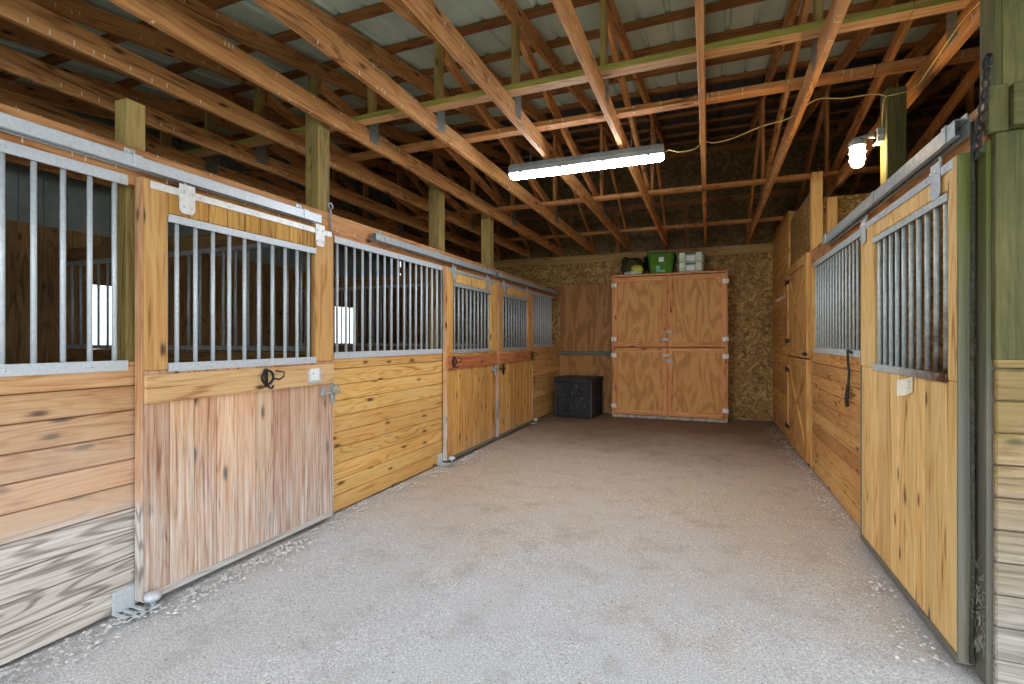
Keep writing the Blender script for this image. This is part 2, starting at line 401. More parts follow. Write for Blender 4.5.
# ------------------------------------------------------------------ setting
nx, ny = 60, 60
mb = MB(); vs = []; fs = []
x0, x1, y0, y1 = -16, 16, -18, 11
import mathutils.noise as mn
xs = sorted(set([x0, -10, -6.4, 6, 10, x1] + [-6.3 + 11 * i / 90 for i in range(91)])); ys = sorted(set([y0, -12, -7, -3] + [-1 + 10.4 * i / 90 for i in range(91)] + [y1]))
for y in ys:
    for x in xs:
        z = 0.0
        if -6.3 < x < 4.7 and -1 < y < 9.4:
            z = .012 * mn.noise(V((x * 1.1, y * 1.1, 0))) + .005 * mn.noise(V((x * 6, y * 6, 3))) - .008
            z += .02 * max(0, 1 - abs(x - XL - .15) / .35) * max(0, mn.noise(V((y * 2.2, 1, x * 3))))
        vs.append((x, y, min(z, .02)))
W = len(xs)
for j in range(len(ys) - 1):
    for i in range(W - 1): fs.append([j * W + i, j * W + i + 1, (j + 1) * W + i + 1, (j + 1) * W + i])
mb.raw(vs, fs, smooth=True)
struct('floor', mb, M['floor'])

# back wall: strand board sheets with ledger, header and girts
for nm_, zs, mt in (('wall_back', ((0, 2.42), (2.424, 2.87)), 'osb'), ('wall_back_upper', ((2.872, 4.9),), 'osbshade')):
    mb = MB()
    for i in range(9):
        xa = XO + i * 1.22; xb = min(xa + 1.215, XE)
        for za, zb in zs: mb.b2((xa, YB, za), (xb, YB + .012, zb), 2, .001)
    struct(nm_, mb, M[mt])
mb = MB()
mb.b2((XO, YB + .02, 0), (XE, YB + .06, 4.9), 0)
struct('wall_back_outer', mb, M['brown'])
mb = MB(); mb.b2((XO, YB - .038, 2.80), (XE, YB, 2.945)); struct('trim_1', mb, M['ledger'])
mb = MB(); mb.b2((XO, YB - .04, 4.58), (XE, YB, 4.68)); struct('trim_2', mb, M['purlin'])
mb = MB(); mb.b2((XO, YB - .04, 3.72), (XE, YB, 3.81)); struct('trim_3', mb, M['purlin'])
k = 4
for x in (-5.2, -4.0, -2.8, -1.6, -.4, .62, 1.8, 3.0):
    mb = MB(); mb.b2((x, YB - .038, 2.95), (x + .09, YB, 3.72), 2); struct('trim_%d' % k, mb, M['purlin']); k += 1

# outer left wall: planks low, metal sheet high, two windows
def plank_wall_x(x, ya, yb, za, zb, w, mat, name, th=.03, holes=()):
    mb = MB(); y = ya
    while y < yb - .01:
        e = min(y + w, yb); segs = [(za, zb)]
        for (h0, h1, g0, g1) in holes:
            if e > h0 + .01 and y < h1 - .01: segs = [(za, g0), (g1, zb)]
        for a, b in segs: mb.b2((x, y, a), (x + th, e - .0004, b), 2)
        y = e
    return struct(name, mb, mat)
WIN = [(3.28, 4.0, 1.24, 1.95), (7.1, 7.66, 1.24, 1.95)]
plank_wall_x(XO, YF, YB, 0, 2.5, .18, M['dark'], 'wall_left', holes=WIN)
mb = MB()
for i in range(48):
    y = YF + i * .2
    if y > YB: break
    for xa_, xb_, ya_, yb_ in ((XO - .03, XO - .018, y, y + .199), (XO - .018, XO, y + .09, y + .11)):
        zt = [roof_z(q) + .175 for q in (ya_, yb_)]
        mb.raw([(x_, y_, z_) for x_ in (xa_, xb_) for y_, z_ in ((ya_, 2.5), (yb_, 2.5), (yb_, zt[1]), (ya_, zt[0]))], [[0, 1, 2, 3], [7, 6, 5, 4], [0, 4, 5, 1], [1, 5, 6, 2], [2, 6, 7, 3], [3, 7, 4, 0]])
struct('wall_left_upper', mb, M['wallsheet'])
for i, (h0, h1, g0, g1) in enumerate(WIN):
    # holes were cut on whole planks: the casing covers what is left open
    a = YF + .18 * math.floor((h0 - YF) / .18 + .05); b = YF + .18 * math.ceil((h1 - YF) / .18 - .05)
    w = MB(); c = .05
    w.b2((XO - .02, a - .02, g0 - .05), (XO + .045, b + .02, g0)); w.b2((XO - .02, a - .02, g1), (XO + .045, b + .02, g1 + .05))
    w.b2((XO - .02, a - .03, g0), (XO + .045, a + c, g1), 2); w.b2((XO - .02, b - c, g0), (XO + .045, b + .03, g1), 2)
    o = struct('window_%d' % (i + 1), w, M['dark'])
    m2 = MB(); m2.b2((XO + .0, a + c, g0), (XO + .004, b - c, g1)); m2.build('pane', M['glass'], o)
# outer right wall, front wall of the left stalls
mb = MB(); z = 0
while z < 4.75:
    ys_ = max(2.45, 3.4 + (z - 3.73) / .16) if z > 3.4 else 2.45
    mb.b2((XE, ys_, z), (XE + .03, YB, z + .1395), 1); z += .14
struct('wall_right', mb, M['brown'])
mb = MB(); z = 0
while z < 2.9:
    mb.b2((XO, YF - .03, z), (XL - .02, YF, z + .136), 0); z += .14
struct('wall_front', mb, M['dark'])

# roof sheet with ribs running up the slope
mb = MB(); vs = []; prof = []
x = -6.7
while x < 5.0:
    prof += [(x, 0), (x + .16, 0), (x + .175, .022), (x + .2, .022), (x + .215, 0)]; x += .23
n = len(prof)
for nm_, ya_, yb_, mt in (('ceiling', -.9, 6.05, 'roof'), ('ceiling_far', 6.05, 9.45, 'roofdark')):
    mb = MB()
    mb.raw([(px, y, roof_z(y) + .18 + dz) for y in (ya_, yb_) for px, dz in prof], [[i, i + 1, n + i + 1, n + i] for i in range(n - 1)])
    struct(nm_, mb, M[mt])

ORD = ['first', 'second', 'third', 'fourth', 'fifth', 'sixth', 'seventh', 'eighth', 'ninth', 'tenth', 'eleventh', 'twelfth', 'thirteenth', 'fourteenth', 'fifteenth', 'sixteenth', 'seventeenth', 'eighteenth']
for i in range(17):
    y = -.55 + i * .6; z = roof_z(y) + .14
    mb = MB(); mb.beam((-6.6, y, z + .019), (4.9, y, z + .019), .09, .038, up=(0, -.16, 1))
    o = mb.build('roof_purlin', M['purlin'], origin=(-6.6, y, z))
    tag(o, '%s roof purlin from the open front, flat timber under the metal roof sheets' % ORD[i], 'purlin', 'roof purlins')

# roof trusses
TX = [-5.86, -5.22, -4.57, -3.91, -3.27, -2.63, -1.99, -1.334, -.674, -.04, .615, 1.276, 1.93, 2.58, 3.23, 3.88]
TL = ['over the far side of the left stalls, by the outer wall', 'over the left stalls, second from the outer left wall', 'over the left stalls, third from the outer left wall',
      'over the left stalls, fourth from the outer left wall', 'over the left stalls, close behind the square posts', 'right above the left stall fronts and posts',
      'over the aisle, nearest the left stall fronts', 'over the aisle, above the left end of the tube light', 'over the aisle, above the right half of the tube light',
      'over mid aisle, just right of the tube light', 'over the aisle, between the jar lamp and the cable timber', 'just right of the right stall front, with yellow cable along it',
      'over the right stall, second beyond the post with the jar lamp', 'over the right stall, third beyond the post with the jar lamp', 'over the right stall, fourth beyond the post with the jar lamp', 'over the right stall, next to its outer wall']
for i, X in enumerate(TX):
    r = thing('roof_truss', 'brown timber roof truss ' + TL[i], 'roof truss', (X, YB, 2.95), 'roof trusses')
    w = .038; cz = 2.95; ch = .14
    MB().b2((X - w / 2, -.75, cz), (X + w / 2, YB - .04, cz + ch), 1, .003).build('bottom_chord', M['truss'], r)
    MB().beam((X, -.75, roof_z(-.75) + .07), (X, YB - .05, roof_z(YB - .05) + .07), w, .14, ch=.003).build('top_chord', M['truss'], r)
    for y in (3.4, 6.62):
        MB().b2((X - w / 2, y, cz + ch), (X + w / 2, y + .09, roof_z(y)), 2, .003).build('web', M['post'] if y < 4 else M['truss'], r)
        g = MB()
        for s in (-1, 1): g.b2((X + s * (w / 2 + .001) - .001, y - .02, cz + .04), (X + s * (w / 2 + .001) + .001, y + .11, cz + .24), 1, .0003)
        g.build('gusset_plate', M['gusset'], r)
    MB().beam((X, 3.52, roof_z(3.5) - .06), (X, 6.58, cz + ch + .05), w, .09, ch=.003).build('diagonal', M['truss'], r)
    MB().beam((X, 6.75, roof_z(6.75) - .06), (X, YB - .1, cz + ch + .05), w, .09, ch=.003).build('diagonal', M['truss'], r)
    if i in (5, 6, 7, 8):
        h = MB(); h.tube([(X + .02, 2.3 + .01 * t * (i % 3), 2.95 - .02 * math.sin(t * .5)) for t in range(7)], .0015, 5)

for y, zc, nm, lb in ((3.22, .09, 'brace', 'greenish lateral brace timber across the trusses, nearest the open front'), (3.86, .09, 'brace2', 'orange lateral brace timber across the trusses just behind the greenish one'),
                (6.12, .09, 'brace2', 'lateral brace timber across the trusses beyond the tube light'), (8.1, .09, 'b3', 'lateral brace timber across the trusses nearest the strand board wall')):
    mb = MB(); xs_ = [-6.2, -2.3, 1.02, 4.5] if y < 4 else [-6.2, -1.0, 4.5]
    for a, b in zip(xs_, xs_[1:]):
        mb.b2((a, y, 3.091), (b - .003, y + .1, 3.133), 0, .003)
    tag(mb.build('lateral_brace', M['brace'] if nm == 'brace' else M['truss'], origin=(0, y, 3.09)), lb, 'brace', 'lateral braces')

# ------------------------------------------------------------------ stall fronts
def P(s, xw, d, y, z): return (xw + s * d, y, z)
def bars(root, s, xw, d, ys, z0, z1, mat, r=.011):
    for y in ys: MB().cyl(P(s, xw, d, y, z0), P(s, xw, d, y, z1), r, 12).build('bar', mat, root)
def rail(root, s, xw, d, ya, yb, z, h, mat, name):
    mb = MB(); mb.b2(P(s, xw, d, ya, z), P(s, xw, d + .006, yb, z + h), 1, .001)
    zz = z if name == 'top_rail' else z + h - .004
    mb.b2(P(s, xw, d - .03, ya, zz + (h - .004 if name == 'top_rail' else 0)), P(s, xw, d, yb, zz + (h if name == 'top_rail' else .004)), 1, .001)
    n = max(3, int((yb - ya) / .3))
    for i in range(n):
        y = ya + (i + .5) * (yb - ya) / n
        mb.lathe([(0.0, .003 * s), (.006, .003 * s), (.007, 0)], P(s, xw, d + .006, y, z + h / 2), 8, 0)
    mb.build(name, mat, root)

def stall_front(name, label, s, xw, ya, yb, mat, bar_ys, bmat, z_rail=1.19, z_top=2.10, seam=.1225, hb=.05, th=.036):
    r = thing(name, label, 'stall front', (xw, (ya + yb) / 2, 0), 'stall fronts')
    mb = MB(); z = .01
    while z < z_rail + .02:
        zt = min(z + seam, z_rail + .045)
        if z_rail + .045 - zt < .05: zt = z_rail + .045
        mb.b2(P(s, xw, 0, ya, z + .002), P(s, xw, -th, yb, zt - .002), 1, .005); z = zt
    mb.build('plank_siding', mat, r)
    rail(r, s, xw, .003, bar_ys[0] - .05, bar_ys[-1] + .05, z_rail, hb, bmat, 'bottom_rail')
    rail(r, s, xw, .003, bar_ys[0] - .05, bar_ys[-1] + .05, z_top, hb, bmat, 'top_rail')
    bars(r, s, xw, -.012, bar_ys, z_rail + hb - .01, z_top + .005, bmat, .011 if s > 0 else .009)
    return r
pa = stall_front('stall_front', 'bleached plank stall front with steel bars, at the left edge before the nearest door', 1, XL, YF, 1.66, M['old'], [1.528 - .1035 * k for k in range(15)][::-1], M['galv'], 1.19, 2.105)
pb = stall_front('stall_front', 'golden plank stall front with a long row of bars between two left sliding doors', 1, XL, 2.97, 4.72, M['gold'], [3.083 + .1017 * k for k in range(17)], M['galv'], 1.195, 2.09)
pc = stall_front('stall_front', 'short stall front with bars in the far left corner beside the black trunk', 1, XL, 7.56, 9.2, M['gold'], [7.72 + .1017 * k for k in range(11)], M['galv'], 1.22, 2.09)
pd = stall_front('stall_front', 'amber plank stall front with bars on the right, beyond the pale sliding door', -1, XR, 3.9, 5.9, M['paneld'], [4.163 + .1053 * k for k in range(16)], M['galvrust'], 1.215, 2.07, hb=.05)

mb = MB(); mb.b2((XL - .045, YF, 2.115), (XL, 9.2, 2.305), 1, .003)
tag(mb.build('header_beam', M['header'], origin=(XL, 4.5, 2.115)), 'long brown header board along the top of the left stall fronts', 'header')
mb = MB(); mb.b2((XR, 2.47, 2.10), (XR + .045, 7.42, 2.27), 1, .003)
tag(mb.build('header_beam', M['header'], origin=(XR, 4.5, 2.10)), 'brown header board along the top of the right stall front, behind its door track', 'header')

# posts
for y, w, top, lb in ((1.60, .093, 2.56, 'short square treated post stub with a cut top above the left header, nearest the camera'),
                      (2.917, .126, 3.16, 'square greenish post on the far side of the first left sliding door'),
                      (4.713, .13, 3.10, 'square post on the near side of the second left sliding door'),
                      (6.06, .13, 3.10, 'square post between the second and third left sliding doors'),
                      (7.52, .09, 2.11, 'post between the third left sliding door and the far corner bars')):
    mb = MB(); X = XL - .045 - w / 2
    mb.b2((X - w / 2, y, 0), (X + w / 2, y + w, top), 2, .004)
    tag(mb.build('timber_post', M['post'], origin=(X, y + w / 2, 0)), lb, 'post', 'left posts')

# partitions between the stalls
def partition(y, xa, xb, label, step, z0=1.25, z1=2.12):
    r = thing('stall_partition', label, 'partition', ((xa + xb) / 2, y, 0), 'stall partitions')
    mb = MB(); z = .01
    while z < z0 - .02:
        mb.b2((xa, y, z), (xb, y + .036, z + .134), 0, .003); z += .137
    mb.build('plank_siding', M['dark'], r)
    MB().b2((xa, y - .003, z0), (xb, y + .03, z0 + .04), 0).build('bottom_rail', M['galvdark'], r)
    MB().b2((xa, y - .003, z1), (xb, y + .03, z1 + .04), 0).build('top_rail', M['galvdark'], r)
    x = xa + .06
    while x < xb - .03:
        MB().cyl((x, y + .014, z0 + .03), (x, y + .014, z1 + .01), .012, 8).build('bar', M['galvdark'], r); x += step
    mb = MB(); mb.b2((xa, y, z1 + .04), (xb, y + .04, z1 + .18), 0); mb.build('cap_board', M['dark'], r)
partition(3.12, XO + .03, XL - .19, 'low plank partition topped with bars, seen inside the first left stall', .148)
partition(6.2, XO + .03, XL - .19, 'low plank partition topped with bars, seen behind the golden left stall front', .148)

# ------------------------------------------------------------------ sliding doors
def hanger(root, s, xw, d, y, z0, z1, mat, w=.085):
    h = MB()
    poly = [(y - w / 2, z1), (y - w / 2, z0 + .02), (y - w / 2 + .015, z0), (y + w / 2 - .015, z0), (y + w / 2, z0 + .02), (y + w / 2, z1)]
    a = xw + s * d
    h.prism(poly, s * .006, 0, a)
    for dy in (-.025, .025):
        h.lathe([(0, .008 * s), (.008, .008 * s), (.009, 0)], (a + s * .006, y + dy, z0 + .035), 8, 0)
        h.lathe([(0, .008 * s), (.008, .008 * s), (.009, 0)], (a + s * .006, y + dy, z0 + .115), 8, 0)
    h.cyl((a - s * .015, y, z1 - .01), (a - s * .015, y, z1 + .03), .006, 8)
    h.build('hanger_plate', mat, root)

def sliding_door(label, s, xw, ya, yb, z0, z1, bar_ys, zr, zt, planks, top, edge, board=None, hard='galv', strap='galv', hangers=(), crossz=(1.02, 1.165), hb=.045, stile=None, nplank=9, bottom='edge', bmat='galv', group='sliding stall doors'):
    d0, d1 = .02, .065
    r = thing('sliding_stall_door', label, 'sliding door', (xw + s * .04, (ya + yb) / 2, z0), group)
    m, tp, st = M[planks], M[top], M[stile or planks]
    ga, gb = bar_ys[0] - .055, bar_ys[-1] + .055
    mb = MB(); w = (yb - ya) / nplank
    for i in range(nplank):
        a, b = ya + i * w, ya + (i + 1) * w
        mb.b2(P(s, xw, d0, a + .0016, z0 + .012), P(s, xw, d1 - .004, b - .0016, zr + .01), 2, .004)
    mb.build('lower_planks', m, r)
    mb = MB(); n2 = max(4, int((gb - ga) / .105)); w = (gb - ga) / n2
    for i in range(n2):
        mb.b2(P(s, xw, d0, ga + i * w + .002, zt + .015), P(s, xw, d1 - .004, ga + (i + 1) * w - .002, z1), 2, .004)
    mb.build('upper_planks', tp, r)
    for a, b in ((ya, ga), (gb, yb)):
        MB().b2(P(s, xw, d0, a, zr + .011 if planks == top else zr + .011), P(s, xw, d1, b, z1), 2, .003).build('stile', st, r)
    # end-grain side edge strips
    for a in (ya, yb):
        sg = -1 if a == ya else 1
        MB().b2(P(s, xw, d0 - .005, a, z0 + .01), P(s, xw, d1 + .001, a + sg * .012, z1), 2, .002).build('edge_strip', M[edge], r)
    if board: MB().b2(P(s, xw, d1 - .004, ya + .0, crossz[0]), P(s, xw, d1 + .018, yb - .0, crossz[1]), 1, .004).build('cross_board', M[board], r)
    MB().b2(P(s, xw, d0 - .004, ya, z0), P(s, xw, d1 + .004, yb, z0 + .035), 1, .002).build('bottom_channel', M[bottom], r)
    rail(r, s, xw, d1 + .001, ga, gb, zr - .0, hb, M[bmat], 'bottom_rail')
    rail(r, s, xw, d1 + .001, ga, gb, zt - .03, hb * .9, M[bmat], 'top_rail')
    bars(r, s, xw, d1 - .016, bar_ys, zr + .02, zt, M[bmat])
    mb = MB(); mb.b2(P(s, xw, d1, ya + .03, z1 - .045), P(s, xw, d1 + .005, yb - .01, z1 - .008), 1, .001)
    for i in range(7):
        y = ya + .1 + i * (yb - ya - .2) / 6
        mb.lathe([(0, .004 * s), (.007, .004 * s), (.008, 0)], P(s, xw, d1 + .005, y, z1 - .027), 8, 0)
    mb.build('hanger_strap', M[strap], r)
    for y in hangers: hanger(r, s, xw, d1 + .006, y, z1 - .135, z1 + .02, M[hard])
    return r

def latch(r, s, xw, d, y, z, L=.13, m='galvdark'):
    h = MB(); a = xw + s * d
    h.b2((a, y - L * .5, z - .02), (a + s * .004, y - L * .28, z + .05), 1); h.b2((a, y + L * .1, z - .06), (a + s * .004, y + L * .38, z + .06), 2)
    h.cyl((a + s * .018, y - L * .55, z), (a + s * .018, y + L * .62, z), .008, 10)
    h.lathe([(0, -.012), (.013, -.008), (.016, 0), (.013, .008), (0, .012)], (a + s * .018, y - L * .58, z), 10, 1)
    h.cyl((a + s * .018, y, z), (a + s * .03, y + .005, z - .05), .007, 8)
    h.tube([(a + s * .018, y + L * .35 + .03 * math.sin(t), z + .02 + .035 * math.cos(t)) for t in [i * .5236 for i in range(12)]], .006, 6, True)
    h.tube([(a + s * .02, y + .02 + .016 * math.sin(t), z - .055 + .025 * math.cos(t)) for t in [i * .5236 for i in range(12)]], .006, 6, True)
    return h.build('slide_latch', M[m], r)

d1 = sliding_door('large dusty plank sliding door with bar grille and black hook, nearest on the left', 1, XL, 1.615, 2.945, .03, 2.15, [1.79 + .1035 * k for k in range(10)], 1.175, 1.985, 'door', 'goldtop', 'old', 'doorboard', 'white', 'white', hangers=(1.83, 2.81), nplank=10, stile='tan', bottom='dustwood')
latch(d1, 1, XL, .066, 2.91, .95, .16)
d2 = sliding_door('golden sliding door with bar grille and reddish cross board, second on the left', 1, XL, 4.70, 6.03, .03, 2.13, [4.885 + .1017 * k for k in range(10)], 1.19, 1.965, 'gold2', 'gold', 'old', 'redboard', 'galvdark', 'galvdark', hangers=(4.84, 5.75), nplank=10, bmat='galvdark')
latch(d2, 1, XL, .066, 5.94, .95, .14, 'galvdark')
d3 = sliding_door('golden sliding door with bar grille farthest along the left side', 1, XL, 6.11, 7.48, .03, 2.13, [6.3 + .103 * k for k in range(10)], 1.19, 1.965, 'gold2', 'gold', 'old', 'redboard', 'galvdark', 'galvdark', hangers=(6.3, 7.22), nplank=10, bmat='galvdark')
latch(d3, 1, XL, .066, 6.21, .95, .15, 'iron')
d4 = sliding_door('pale pine sliding door with rusty bar grille on the right', -1, XR, 2.52, 3.87, .035, 2.09, [2.66 + .0985 * k for k in range(10)], 1.16, 1.955, 'pale', 'pale', 'edge', None, 'galv', 'galv', hangers=(2.7, 3.78), nplank=12, bmat='galvrust', hb=.036)

# tracks
def track(label, s, xw, segs, z0, z1, mat, brackets, group='door tracks'):
    r = thing('door_track', label, 'door track', (xw + s * .05, segs[0][0], z0), group)
    for a, b in segs:
        mb = MB(); th = .003; d0, d1 = .014, .07
        mb.b2(P(s, xw, d0, a, z1 - th), P(s, xw, d1, b, z1), 1, .0008); mb.b2(P(s, xw, d0, a, z0), P(s, xw, d0 + th, b, z1), 1, .0008)
        mb.b2(P(s, xw, d1 - th, a, z0), P(s, xw, d1, b, z1), 1, .0008)
        mb.b2(P(s, xw, d1 - .018, a, z0), P(s, xw, d1, b, z0 + th), 1, .0008); mb.b2(P(s, xw, d0, a, z0), P(s, xw, d0 + .018, b, z0 + th), 1, .0008)
        mb.build('channel', M[mat], r)
    for y in brackets:
        mb = MB(); mb.b2(P(s, xw, .001, y - .025, z1 - .01), P(s, xw, .006, y + .025, z1 + .045), 2, .001)
        mb.b2(P(s, xw, .001, y - .022, z1), P(s, xw, .072, y + .022, z1 + .005), 1, .001); mb.b2(P(s, xw, .07, y - .02, z0), P(s, xw, .075, y + .02, z1 + .004), 2, .001)
        mb.lathe([(0, .008 * s), (.007, .008 * s), (.008, 0)], P(s, xw, .006, y, z1 + .028), 8, 0)
        mb.build('bracket', M[mat], r)
    return r
track('pale galvanised door track over the nearest left sliding door and bars', 1, XL, [(YF, 1.585), (1.588, 2.83)], 2.185, 2.245, 'galv', (.4, 1.587, 2.68))
track('dull grey door track above the long row of left bars and second door', 1, XL, [(3.46, 6.0)], 2.185, 2.245, 'galvdark', (3.6, 4.6, 5.8))
track('dull grey door track in the far left, over the third sliding door', 1, XL, [(6.08, 8.95)], 2.185, 2.245, 'galvdark', (6.2, 7.6, 8.7))
track('galvanised door track on the right, sloping up past the jar lamp', -1, XR, [(2.53, 5.05)], 2.165, 2.235, 'galvdark', (2.62, 3.6, 4.9))

# small hardware
def hook(root, s, xw, d, y, z, sc=.85):
    h = MB(); a = xw + s * d
    def q(dy, dz, o=.02): return (a + s * o * sc, y + dy * sc, z + dz * sc)
    h.tube([q(.05 * math.cos(t), .05 * math.sin(t), .02) for t in [i * 2 * math.pi / 18 for i in range(18)]], .009 * sc, 8, True)
    h.tube([q(.0, -.05), q(.0, -.075, .03), q(.0, -.08, .06), q(0, -.06, .075)], .008 * sc, 8)
    h.tube([q(.045, -.01), q(.075, -.02, .05), q(.11, 0, .06), q(.115, .035, .06), q(.06, .045, .03)], .006 * sc, 8)
    h.tube([q(-.03, .04), q(-.035, .055, .03)], .008 * sc, 8)
    h.b2(q(-.015, -.07, 0), q(.015, .065, .008 / sc), 2)
    h.build('halter_hook', M['iron'], root)['label'] = 'black iron halter hook'
hook(d1, 1, XL, .083, 2.33, 1.105); hook(d2, 1, XL, .083, 4.80, 1.105); hook(d3, 1, XL, .083, 7.38, 1.105)

def name_plate(r):
    a = XL + .083
    mb = MB(); mb.b2((a, 2.685, 1.05), (a + .003, 2.805, 1.125), 1, .001)
    mb.b2((a, 2.68, 1.038), (a + .008, 2.81, 1.05), 1, .001); mb.b2((a, 2.675, 1.10), (a + .006, 2.687, 1.125), 2, .001); mb.b2((a, 2.80, 1.10), (a + .006, 2.818, 1.125), 2, .001)
    o = mb.build('card_holder', M['galv'], r); o['label'] = 'small card holder with a white card'
    MB().b2((a + .003, 2.70, 1.055), (a + .0045, 2.79, 1.138), 1, .0004).build('card', M['whitecard'], o)
    mb = MB(); mb.b2((a + .0045, 2.722, 1.104), (a + .005, 2.745, 1.1065), 1, .0001); mb.b2((a + .0045, 2.722, 1.098), (a + .005, 2.738, 1.10), 1, .0001); mb.build('mark', M['ink'], o)
name_plate(d1)

def card_right():
    a = XR - .0655
    r = thing('paper_card', 'small curled paper card pinned under the bars of the right door', 'card', (a, 2.99, 1.02))
    mb = MB(); pts = []
    n = 8
    for i in range(n + 1):
        y = 2.93 + .11 * i / n; off = .002 + .03 * max(0, (i - 5) / 3) ** 2
        for z in (1.05 - .004 * i, 1.125 - .003 * i): pts.append((a - off, y + .05, z + .035))
    b = [(p[0] - .0012, p[1], p[2]) for p in pts]; m = len(pts)
    fs = [[2 * i, 2 * i + 1, 2 * i + 3, 2 * i + 2] for i in range(n)] + [[m + 2 * i, m + 2 * i + 2, m + 2 * i + 3, m + 2 * i + 1] for i in range(n)]
    fs += [[2 * i, 2 * i + 2, m + 2 * i + 2, m + 2 * i] for i in range(n)] + [[2 * i + 1, m + 2 * i + 1, m + 2 * i + 3, 2 * i + 3] for i in range(n)] + [[0, m, m + 1, 1], [m - 2, m - 1, 2 * m - 1, 2 * m - 2]]
    mb.raw(pts + b, fs); mb.build('paper', M['paper'], r)
    k = MB()
    for j, (y0, y1, z) in enumerate(((2.955, 2.985, 1.095), (2.965, 2.978, 1.08), (2.955, 2.98, 1.065))): k.b2((a - .0036, y0 + .05, z + .035), (a - .0031, y1 + .05, z + .038), 1, .0001)
    k.build('mark', M['ink'], r)
card_right()

# stay rollers at the door feet
def stay_roller(label, y, sc=1.0):
    r = thing('stay_roller', label, 'door guide', (XL + .09, y, 0), 'door stay rollers')
    mb = MB(); a = XL + .003
    mb.b2((a, y - .09, .01), (a + .006, y + .01, .12), 2, .002)
    for dy in (-.085, -.045, -.005): mb.b2((a, y + dy - .01, .012), (a + .13, y + dy + .01, .02), 0, .002)
    mb.b2((a + .11, y - .095, .012), (a + .13, y + .06, .02), 1, .002)
    mb.build('bracket', M['galv'], r)
    mb = MB(); mb.lathe([(0, 0), (.012, 0), (.012, .03), (.035, .032), (.038, .045), (.035, .062), (.012, .066), (0, .066)], (a + .105, y + .03, .02), 14)
    mb.build('roller', M['galv'], r)
stay_roller('steel stay roller bracket on the floor at the near foot of the first left door', 1.60)
stay_roller('steel stay roller bracket at the foot of the second left door', 4.69)
stay_roller('steel stay roller bracket at the far foot of the third left door', 7.48)

def chain(label, pts, r=.004, link=.02, mat='galvdark', hook_end=True):
    pts = [V(p) for p in pts]; mb = MB(); k = 0
    for a, b in zip(pts, pts[1:]):
        n = max(1, int((b - a).length / (link * .75)))
        for i in range(n):
            c = a.lerp(b, (i + .5) / n); d = (b - a).normalized()
            side = d.cross(V((1, .3, .2))).normalized(); 
            if k % 2: side = d.cross(side).normalized()
            mb.tube([c + d * (link * .5 * math.cos(t)) + side * (link * .28 * math.sin(t)) for t in [j * math.pi / 5 for j in range(10)]], r * .7, 5, True); k += 1
    c = pts[0]
    if hook_end: mb.tube([c + V((0, .022 * math.sin(t), .025 + .022 * math.cos(t))) for t in [j * .5 for j in range(-5, 6)]], r * 1.2, 6)
    return tag(mb.build('chain', M[mat], origin=pts[0]), label, 'chain', 'chains')
chain('small chain with snap hook hanging at the far edge of the first left door', [(XL + .012, 2.985, 2.33), (XL + .014, 2.99, 2.26), (XL + .012, 2.986, 2.0), (XL + .012, 2.988, 1.72)], .005, .028)

# rope tied to the right bottom rail
mb = MB()
mb.tube([(XR - .012, 4.36, 1.25), (XR - .03, 4.36, 1.255), (XR - .03, 4.355, 1.19), (XR - .02, 4.36, 1.1), (XR - .025, 4.375, .98), (XR - .02, 4.38, .9)], .009, 7)
mb.tube([(XR - .022, 4.385, 1.0), (XR - .03, 4.40, .9), (XR - .022, 4.41, .84)], .014, 7); mb.tube([(XR - .02, 4.30, 1.25), (XR - .03, 4.36, 1.262), (XR - .02, 4.40, 1.25)], .01, 7)
tag(mb.build('lead_rope', M['rope'], origin=(XR - .03, 4.36, 1.25)), 'dark frayed rope hanging from the right bar rail', 'rope')

# ------------------------------------------------------------------ right side beyond the panel
mb = MB(); mb.b2((XR - .0, 7.5, 0), (XR + .09, 7.59, 3.06), 2, .004)
tag(mb.build('timber_post', M['gold'], origin=(XR + .045, 7.54, 0)), 'pale post between the cross-braced half door and the dark board wall', 'post', 'right posts')
mb = MB(); mb.b2((XR + .0, 5.91, 0), (XR + .10, 6.01, 3.08), 2, .004)
tag(mb.build('timber_post', M['gold'], origin=(XR + .045, 5.95, 0)), 'tall pale post on the near side of the cross-braced half door', 'post', 'right posts')
mb = MB(); mb.b2((XR + .048, 3.78, 0), (XR + .155, 3.90, 2.93), 2, .005)
tag(mb.build('timber_post', M['gpost'], origin=(XR + .11, 3.84, 0)), 'green-stained square post carrying the caged jar lamp', 'post', 'right posts')
mb = MB(); z = .01
while z < 3.0:
    mb.b2((XR, 7.6, z), (XR + .03, YB - .01, z + .136), 1, .003); z += .14
struct('wall_right_boards', mb, M['gold2'])
mb = MB(); mb.b2((XR + .02, 6.03, 2.3), (XR + .032, 7.5, 2.93), 1, .001); struct('wall_right_upper', mb, M['osb'])
mb = MB(); mb.b2((XR + .11, 5.98, 0), (XE, 5.992, 2.78), 2, .001); mb.b2((XR + .11, 5.96, 2.78), (XE, 6.0, 2.82), 0, .001); struct('wall_right_divider', mb, M['osb'])
mb = MB(); mb.b2((XR + .14, 5.89, 2.2), (XR + .225, 5.978, 2.80), 2, .003); struct('trim_%d' % k, mb, M['gold']); k += 1
# coat hooks row
for i in range(5):
    y = 7.85 + i * .2
    mb = MB(); mb.b2((XR - .006, y - .02, 1.93), (XR, y + .02, 1.98), 2, .001); mb.tube([(XR - .004, y, 1.945), (XR - .022, y, 1.94), (XR - .03, y, 1.955)], .006, 6)
    tag(mb.build('coat_hook', M['white'], origin=(XR, y, 1.88)), '%s steel hook from the half door, in a row on the dark right board wall' % ORD[i], 'hook', 'hooks on the far right wall')

